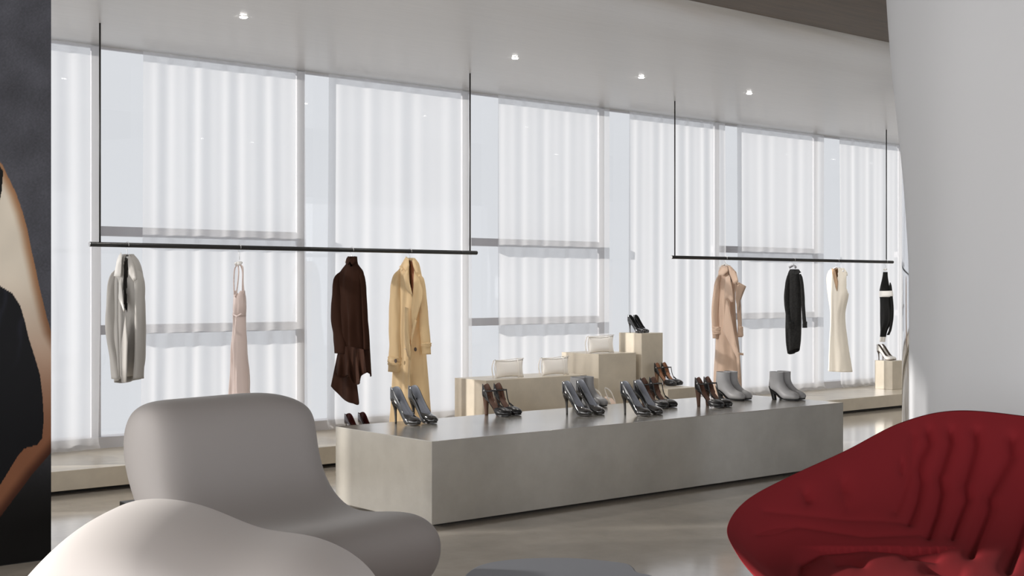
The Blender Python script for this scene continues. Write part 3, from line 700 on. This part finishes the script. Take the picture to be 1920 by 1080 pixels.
M['patent'] = mat('grey_black_patent', (.018, .018, .019), .07, spec=.8, coat=1); M['greylin'] = mat('grey_lining', (.40, .42, .47), .45)
M['heelblk'] = mat('black_brown_heel', (.03, .026, .022), .3)
M['blkpatent'] = mat('deep_black_patent', (.004, .004, .006), .06, spec=.8, coat=1); M['blklin'] = mat('black_lining', (.006, .006, .006), .7)
M['blkleather'] = mat('black_leather', (.010, .010, .011), .28); M['brnlin'] = mat('brown_leather_lining', (.21, .112, .08), .5); M['brnheel'] = mat('stacked_brown_heel', (.13, .065, .04), .5)
M['tanlin'] = mat('tan_leather_lining', (.36, .17, .09), .5)
M['bootgrey'] = mat('grey_smooth_leather', (.38, .38, .39), .38); M['bootsole'] = mat('black_boot_sole', (.01, .01, .01), .4)
M['ivory'] = mat('ivory_leather', (.72, .70, .67), .35); M['nude'] = mat('nude_insole', (.80, .62, .52), .5); M['taupe'] = mat('taupe_lining', (.18, .15, .13), .6)
M['maroon'] = mat('oxblood_patent', (.02, .012, .016), .08, spec=.8, coat=1); M['maroonlin'] = mat('oxblood_lining', (.07, .012, .010), .5)

protos = {}
AZ = math.atan2(-.993, .12)
def pair(kind, make, p, z, labels, group, sc_=1.0, sep=.085, stag=.0, az=AZ):
    """p: ground point of the heel of the nearer-left shoe"""
    for i in (0, 1):
        if kind not in protos: protos[kind] = make(); t = protos[kind]
        else: t = copy_tree(protos[kind])
        f = Vector((cos(az), sin(az), 0)); s_ = Vector((-sin(az), cos(az), 0))*1.0; tw = (.5-i)*.05
        q = Vector((p.x, p.y, z)) - f*.030*sc_ + s_*(sep*sc_*i) + f*(stag*i)
        t.location = q; t.rotation_euler = (0, 0, az+tw); t.scale = (sc_, sc_, sc_)
        tag(t, labels[i], {'boot': 'ankle boot', 'sandal': 'sandal'}.get(kind, 'high heel'), group)
mk_p = lambda: pump(M['patent'], M['greylin'], M['heelblk'], 'patent_pump')
mk_t = lambda: tstrap(M['blkleather'], M['brnlin'], M['brnheel'])
mk_b = lambda: boot(M['bootgrey'], M['bootsole'])
L2 = lambda a: ['outer '+a, 'inner '+a]
pair('pump', mk_p, on_z(742, 794, ZT), ZT, ['glossy grey-black pump nearest the plinth\'s left corner, left shoe of the first pair', 'glossy grey-black pump of the first pair, the one closer to the bare tabletop'], 'patent pumps on the long plinth', 1.06, .135, .0)
pair('tstrap', mk_t, on_z(913, 778, ZT), ZT, ['black T-strap heel with brown lining, left shoe of the lone pair before the low block', 'black T-strap heel with brown lining, right shoe of the lone pair before the low block'], 'T-strap heels on the long plinth', 1.03, .101)
pair('pump', mk_p, on_z(1063, 777, ZT), ZT, ['glossy grey-black pump in front of a half-hidden grey boot, left shoe', 'glossy grey-black pump touching the half-hidden grey boot, right shoe'], 'patent pumps on the long plinth', 1.03, .132)
pair('boot', mk_b, on_z(1078, 762, ZT), ZT, ['grey ankle boot mostly hidden behind the second pair of pumps, rear left one', 'grey ankle boot behind the second pair of pumps, its toe showing beside them'], 'grey ankle boots on the long plinth', 1.02, .098)
pair('pump', mk_p, on_z(1172, 777, ZT), ZT, ['glossy grey-black pump in front of T-straps at mid plinth, left shoe', 'glossy grey-black pump in front of T-straps at mid plinth, right shoe'], 'patent pumps on the long plinth', 1.03, .132)
pair('tstrap', mk_t, on_z(1208, 763, ZT), ZT, ['black T-strap heel hidden behind the third pair of pumps', 'black T-strap heel whose toe and bar show right of the third pumps'], 'T-strap heels on the long plinth', 1.03, .101)
pair('tstrap', mk_t, on_z(1311, 762, ZT), ZT, ['black T-strap heel in front of the grey boots, left shoe of its pair', 'black T-strap heel overlapping the grey boots, right shoe of its pair'], 'T-strap heels on the long plinth', 1.03, .101)
pair('boot', mk_b, on_z(1351, 749, ZT), ZT, ['grey ankle boot beside T-straps under the blush coat, left boot', 'grey ankle boot beside T-straps under the blush coat, right boot'], 'grey ankle boots on the long plinth', 1.02, .098)
pair('boot', mk_b, on_z(1451, 749, ZT), ZT, ['grey ankle boot with black heel, left one of the last pair', 'grey ankle boot with black heel, right one of the last pair'], 'grey ankle boots on the long plinth', 1.02, .098)
zE = .338*H
pair('tan', lambda: tstrap(M['blkleather'], M['tanlin'], mat('tan_heel', (.22, .12, .07), .5)), on_z(1233, 722, zE), zE, ['black and tan T-strap heel on its own block before the tallest one, left shoe', 'black and tan T-strap heel on its own block before the tallest one, right shoe'], 'T-strap heels on the block', 1.0, .101)
zD = .691*H
p = RD((1181.5-960)/2400*8.82*H, 8.82*H)
pair('black', lambda: pump(M['blkpatent'], M['blklin'], M['blkpatent'], 'black_pump'), p, zD, ['shiny all-black pump on top of the tallest block, left shoe', 'shiny all-black pump on top of the tallest block, right shoe'], 'black pumps on the tallest block', .76, .105)
p = RD((1648-960)/2400*11.25*H, 11.25*H)
pair('ivory', lambda: pump(M['ivory'], M['taupe'], M['taupe'], 'ivory_pump'), p, .367*H, ['white pointed pump with dark lining on the small far cube, left shoe', 'white pointed pump with dark lining on the small far cube, right shoe'], 'white pumps on the small cube', .85, .11)
p = RD((653-960)/2400*7.42*H, 7.42*H)
pair('maroon', lambda: pump(M['maroon'], M['maroonlin'], M['maroon'], 'oxblood_pump'), p, ZP, ['oxblood heel on the platform behind the plinth, left shoe under the brown coat', 'oxblood heel on the platform behind the plinth, right shoe under the brown coat'], 'oxblood heels on the platform', .95, .135)
pair('sandal', lambda: sandal(M['ivory'], M['nude']), Vector((5.425*H, 5.71*H, 0)), .215*H, ['pale slingback sandal behind the long plinth, left shoe of the pair', 'pale slingback sandal behind the long plinth, right shoe of the pair'], 'pale sandals behind the plinth', 1.05, .13)

# ------------------------------------------------------------------ clutch bags
M['bag'] = mat('cream_soft_leather', (.90, .87, .83), .5, bump=.05, bscale=200)
def clutch():
    t = thing('clutch_bag'); W, Dp, Hh = .31, .075, .150
    bm = bmesh.new(); n = 28; mm = 18; F = []
    for s in (-1, 1):
        g_ = []
        for i in range(n+1):
            r = []
            for j in range(mm+1):
                u = i/n*2-1; v = j/mm*2-1
                b = (max(0, 1-abs(u)**2.6)**.6)*(max(0, 1-abs(v)**2.4)**.6)
                x = u*W/2*(1-.085*(1-v*v)); z = Hh/2*(v*(1-.12*(1-u*u)))+Hh/2
                y = s*(Dp/2*b*(1-.25*v)) + .006*v
                r.append(bm.verts.new((x, y, z)))
            g_.append(r)
        F.append(g_)
        for i in range(n):
            for j in range(mm): bm.faces.new((g_[i][j], g_[i+1][j], g_[i+1][j+1], g_[i][j+1]))
    bmesh.ops.remove_doubles(bm, verts=bm.verts, dist=1e-4)
    link('pouch', bm, M['bag'], t)
    bm = bmesh.new(); tube(bm, cat([(.078, -.012, Hh+.001), (.078, -.034, Hh*.8), (.080, -.0405, Hh*.45), (.082, -.036, Hh*.15), (.084, -.02, .002)], 6), (.006, .0018), 8, upv=Vector((0, 1, 0))); link('front_strap', bm, M['bag'], t)
    bm = bmesh.new(); tube(bm, cat([(.155, 0, Hh+.004), (.06, -.012, Hh+.004), (-.03, -.012, Hh-.004), (-.15, -.004, Hh-.006)], 8), (.006, .003), 8); link('top_flap', bm, M['bag'], t)
    for k in (0, 1):
        bm = bmesh.new(); tube(bm, cat([(-.150, -.006+k*.03, Hh-.006), (-.163-k*.012, -.012+k*.03, Hh*.6), (-.158-k*.012, -.016+k*.03, .03), (-.150-k*.012, -.020+k*.035, .004)], 6), (.006, .0025), 8, upv=Vector((0, 1, 0))); link('side_tie', bm, M['bag'], t)
    return t
c0 = clutch()
for i, (px, y, z, l) in enumerate([(955, 707, .432*H, 'cream clutch bag on the long low block, the one nearer the platform\'s start'),
      (1041, 702, .432*H, 'cream clutch bag on the long low block, the one next to the mid-height block'),
      (1127, 661.5, .562*H, 'cream clutch bag alone on the mid-height block')]):
    t = c0 if i == 0 else copy_tree(c0)
    q = on_z(px, y, z); yy = 6.24*H; X = q.x*(yy/q.y); t.location = (X, yy, z); t.rotation_euler = (0, 0, math.radians(-8)); t.scale = (.86, .86, .98)
    tag(t, l, 'bag', 'cream clutch bags on the blocks')

# ------------------------------------------------------------------ soft lounge chairs
def lounge(name, origin, f, chain, ws, m, wscale=None, zoff=None, label='', part='soft_body'):
    """chain: ((fo,zo),(fn,zn)) outer / inner points of the side profile"""
    t = thing(name, RD(*origin)); tag(t, label, 'armchair')
    fw = RD(f[0], f[1]); ww = RD(-f[1], f[0]); bm = bmesh.new(); n = len(chain); G_ = []
    for k, w_ in enumerate(ws):
        row = []
        for i, pr_ in enumerate(chain):
            sc1 = wscale(k, i) if wscale else 1
            row.append([bm.verts.new(fw*p[0]+ww*w_*sc1+Vector((0, 0, p[1]+(zoff(k, i, q) if zoff else 0)))) for q, p in enumerate(pr_)])
        G_.append(row)
    K = len(ws)
    for k in range(K-1):
        for i in range(n-1):
            bm.faces.new((G_[k][i][0], G_[k][i+1][0], G_[k+1][i+1][0], G_[k+1][i][0]))
            bm.faces.new((G_[k][i][1], G_[k+1][i][1], G_[k+1][i+1][1], G_[k][i+1][1]))
        for i in (0, n-1): bm.faces.new((G_[k][i][0], G_[k+1][i][0], G_[k+1][i][1], G_[k][i][1]))
    for k in (0, K-1):
        for i in range(n-1): bm.faces.new((G_[k][i][0], G_[k][i][1], G_[k][i+1][1], G_[k][i+1][0]))
    o = link(part, bm, m, t); s = o.modifiers.new('soft', 'SUBSURF'); s.levels = 3; s.render_levels = 4
    return t
M['taupe_soft'] = mat('warm_grey_jersey', (.32, .30, .292), .55, spec=.35, sheen=.15, bump=.05, bscale=900)
M['pale_soft'] = mat('pale_blush_jersey', (.60, .565, .55), .55, spec=.35, sheen=.15, bump=.05, bscale=900)
ch = [((.05, .855), (.25, .86)), ((-.02, .66), (.28, .68)), ((.09, .46), (.31, .50)), ((.32, .13), (.46, .41)), ((.45, .10), (.64, .42)), ((.74, .10), (.83, .45)), ((.88, .18), (.92, .36))]
gc = lounge('lounge_armchair', (-1.40, 4.62, 0), (.8, -.6), ch, (-.07, .10, .36, .58, .76), M['taupe_soft'], zoff=lambda k, i, q: -.07 if (k == 4 and i == 0) else 0, label='plump warm grey lounge armchair with a high rounded back, in front of the plinth')
bm = bmesh.new()
for a, b in ((.25, .12), (.25, .62), (.80, .12), (.80, .62)):
    p = RD(.8, -.6)*a+RD(.6, .8)*b; tube(bm, [p, p+Vector((0, 0, .16))], .02, 12, upv=Vector((0, 1, 0)))
    link('foot', bm, M['black'], gc); bm = bmesh.new()
bm.free()
ch2 = [((-.10, .40), (-.02, .61)), ((-.12, .22), (.12, .655)), ((.0, .08), (.30, .635)), ((.2, .05), (.46, .55)), ((.45, .05), (.62, .555)), ((.70, .08), (.80, .46)), ((.80, .18), (.84, .30))]
def zo(k, i, q):
    if q == 0: return 0
    return (0, -.05, -.14, -.0)[0] if k > 2 else ((-.10, -.03, 0)[k] if i < 3 else (-.16, -.05, 0)[k])
wc = lounge('lounge_armchair', (-1.20, 3.10, 0), (.98, -.05), ch2, (-.02, .16, .36, .56, .72), M['pale_soft'], zoff=zo, label='pale blush-white soft lounge armchair in the foreground, partly cut off by the frame')
# black side block
t = thing('side_table', RD(-1.735, 5.72)); tag(t, 'low black side table just showing behind the warm grey armchair', 'side table')
boxo('table_top', (-.02, .5, -.45, .0, .26, .30), M['black'], t, .003)
for a, b in ((.02, -.03), (.46, -.03), (.02, -.42), (.46, -.42)): boxo('leg', (a-.012, a+.012, b-.012, b+.012, 0, .26), M['black'], t)

# ------------------------------------------------------------------ pebble coffee table
zt_ = .40; outl = [(868, 1085), (880, 1070), (900, 1059), (935, 1051), (985, 1046.5), (1040, 1045), (1090, 1046.5), (1140, 1051), (1175, 1056), (1188, 1063), (1196, 1072), (1225, 1079)]
P = [on_z(a, b, zt_) for a, b in outl]
P += [RD(r, d_, zt_) for r, d_ in ((.50, 3.62), (.50, 3.40), (.36, 3.22), (.16, 3.15), (-.02, 3.25), (-.14, 3.5))]
cen = sum(P, Vector())/len(P); Q = cat([p-Vector((cen.x, cen.y, 0)) for p in P], 8, True)
t = thing('coffee_table', (cen.x, cen.y, 0)); tag(t, 'low blue-grey pebble-shaped coffee table at the bottom edge between armchair and sofa', 'coffee table')
bm = bmesh.new(); A = [bm.verts.new(q) for q in Q]; B = [bm.verts.new(q-Vector((0, 0, .035))) for q in Q]; bm.faces.new(A); bm.faces.new(B[::-1])
for i in range(len(A)): bm.faces.new((A[i], B[i], B[(i+1) % len(A)], A[(i+1) % len(A)]))
o = link('table_top', bm, mat('blue_grey_lacquer', (.15, .16, .185), .5), t, False); b = o.modifiers.new('bevel', 'BEVEL'); b.width = .006; b.segments = 3
for a in (0.3, 2.4, 4.5):
    bm = bmesh.new(); tube(bm, [(.22*cos(a), .22*sin(a), 0), (.18*cos(a), .18*sin(a), zt_-.03)], [.014, .022], 14, upv=Vector((0, 1, 0))); link('leg', bm, M['black'], t)

# ------------------------------------------------------------------ red tufted sofa
def rp(px, y, d_): return Vector(((px-960)/2400*d_, d_, H-(y-540)/2400*d_))
rim = [rp(1425, 1080, 3.72), rp(1376, 1022, 3.95), rp(1364, 978, 4.15), rp(1400, 930, 4.35), rp(1480, 886, 4.55), rp(1585, 838, 4.75), rp(1690, 785, 4.92), rp(1790, 763, 5.0), rp(1920, 773, 4.98),
       rp(2080, 800, 4.85), rp(2230, 880, 4.55), rp(2330, 960, 4.15), rp(2380, 1060, 3.75)]
rim += [Vector((2.0, 3.3, .42)), Vector((1.75, 3.05, .40)), Vector((1.25, 3.0, .40)), Vector((.80, 3.25, .41))]
KS = 40; RL = cat([(p.x, p.y, p.z) for p in rim], KS, True); NR = len(RL)
SC = Vector((1.42, 3.72, .0)); zseat = .375
M['red'] = mat('red_stretch_wool', (.20, .015, .020), .85, spec=.15, bump=.08, bscale=900)
bm = bmesh.new(); rings = []
NTt = 210
creases = [  # bearing and height of each sewn channel as measured, then depth (m) and width
 ([(1741, 806), (1743, 825), (1730, 850), (1726, 872), (1729, 900), (1722, 935), (1707, 973)], .030, 8),
 ([(1782, 808), (1784, 825), (1773, 860), (1763, 888), (1767, 916), (1759, 954), (1743, 998)], .034, 8),
 ([(1830, 809), (1831, 831), (1822, 866), (1811, 904), (1814, 929), (1800, 963), (1786, 1000)], .034, 8),
 ([(1897, 822), (1897, 850), (1875, 891), (1856, 926), (1856, 948), (1841, 986), (1822, 1033)], .034, 9),
 ([(1975, 830), (1962, 880), (1938, 930), (1920, 979), (1907, 1023), (1891, 1061)], .036, 10),
 ([(2060, 850), (2040, 910), (2010, 970), (1985, 1040)], .036, 10),
 ([(1713, 815), (1711, 866), (1696, 916), (1680, 954)], .018, 14), ([(1691, 864), (1690, 882)], .016, 5),
 ([(1434, 957), (1592, 973), (1702, 976)], .006, 6), ([(1420, 1000), (1497, 985), (1623, 1004), (1740, 998)], .008, 6),
 ([(1500, 1085), (1504, 1052), (1540, 1030), (1620, 1022), (1700, 1028), (1760, 1024), (1792, 1006)], .022, 9),
 ([(1512, 922), (1516, 934)], .022, 9), ([(1582, 903), (1583, 915)], .020, 12), ([(1585, 930), (1590, 950)], .008, 14),
 ([(1570, 1052), (1592, 1048), (1615, 1054)], .020, 9), ([(1705, 1036), (1737, 1040), (1755, 1043)], .020, 9), ([(1740, 1064), (1775, 1068), (1800, 1072)], .020, 10)]
rowsv = []
# vertical profile: outer shell (t<0), rim roll, inner slope, seat
for j in range(NTt+1):
    tv0 = lerp(-.5, 1.0, j/NTt); ring = []
    for i in range(NR):
        p = RL[i]; c2 = Vector((SC.x, SC.y, 0)); h2 = Vector((p.x, p.y, 0)); dirv = (c2-h2); L_ = dirv.length; dirv.normalize(); ki = i/KS
        kk = ki if ki < 12 else 17-ki; t1 = lerp(.27, .55, sm((kk-1.5)/4.5))
        tv = tv0*2 if tv0 < 0 else (tv0/.55*t1 if tv0 < .55 else t1+(tv0-.55)/.45*(1-t1))
        if tv < 0:                       # outer shell, curving inwards to the base
            a = -tv; q = h2+dirv*lerp(.44, .17, sm((kk-3)/2.5))*L_*sin(a*pi/2)**1.25; z = lerp(p.z-.012, .07, a)
            rowp = Vector((q.x, q.y, z))
        else:
            hr = p.z-zseat
            e = tv/t1
            prof_ = (1-min(1, e))**1.7 if e < 1 else 0
            z = zseat+hr*prof_ + (.030*sin(pi*min(1, (tv-t1)/(1-t1))*.5)**2 if tv > t1 else 0)
            roll = .018*sin(min(1, tv/.07)*pi/2) if tv < .07 else .018*(1-sm((tv-.07)/.15))
            z += roll-.018+.006
            q = h2+dirv*L_*(tv**1.15)
            disp = 0
            px_ = 960+2400*q.x/q.y; py_ = 540+2400*(H-z)/q.y
            if px_ < 2120:
                for ln, dp, wd_ in creases:
                    if not (ln[0][1]-60 < py_ < max(l_[1] for l_ in ln)+60): continue
                    sd_ = seg(ln, px_, py_)
                    if sd_ < wd_*5: disp += dp*math.exp(-(sd_/wd_)**1.1)
            if tv > .9: disp *= (1-tv)/.1
            nrm = (dirv*min(1, hr*2.6*(1-min(1, e)))+Vector((0, 0, 1))*(.45+.55*min(1, e))).normalized()
            rowp = Vector((q.x, q.y, z))-nrm*disp
        ring.append(rowp)
    rowsv.append(ring)
so = RD(SC.x, SC.y)
VV = [[bm.verts.new(RD(p.x, p.y, p.z)-so) for p in ring] for ring in rowsv]
for j in range(NTt):
    for i in range(NR): bm.faces.new((VV[j][i], VV[j][(i+1) % NR], VV[j+1][(i+1) % NR], VV[j+1][i]))
bm.faces.new(VV[0])
bmesh.ops.remove_doubles(bm, verts=bm.verts, dist=1e-5)
t = thing('tufted_sofa', so); tag(t, 'deep red rounded sofa with tufted quilted back and seat at bottom right', 'sofa')
o = link('upholstery', bm, M['red'], t); s = o.modifiers.new('soft', 'SMOOTH'); s.factor = .5; s.iterations = 2
for a, b in ((-.28, -.28), (.45, -.28), (-.28, .5), (.45, .5)):
    p = RD(a, b); bm = bmesh.new(); tube(bm, [p, p+Vector((0, 0, .09))], .025, 14, upv=Vector((0, 1, 0))); link('foot', bm, M['black'], t)
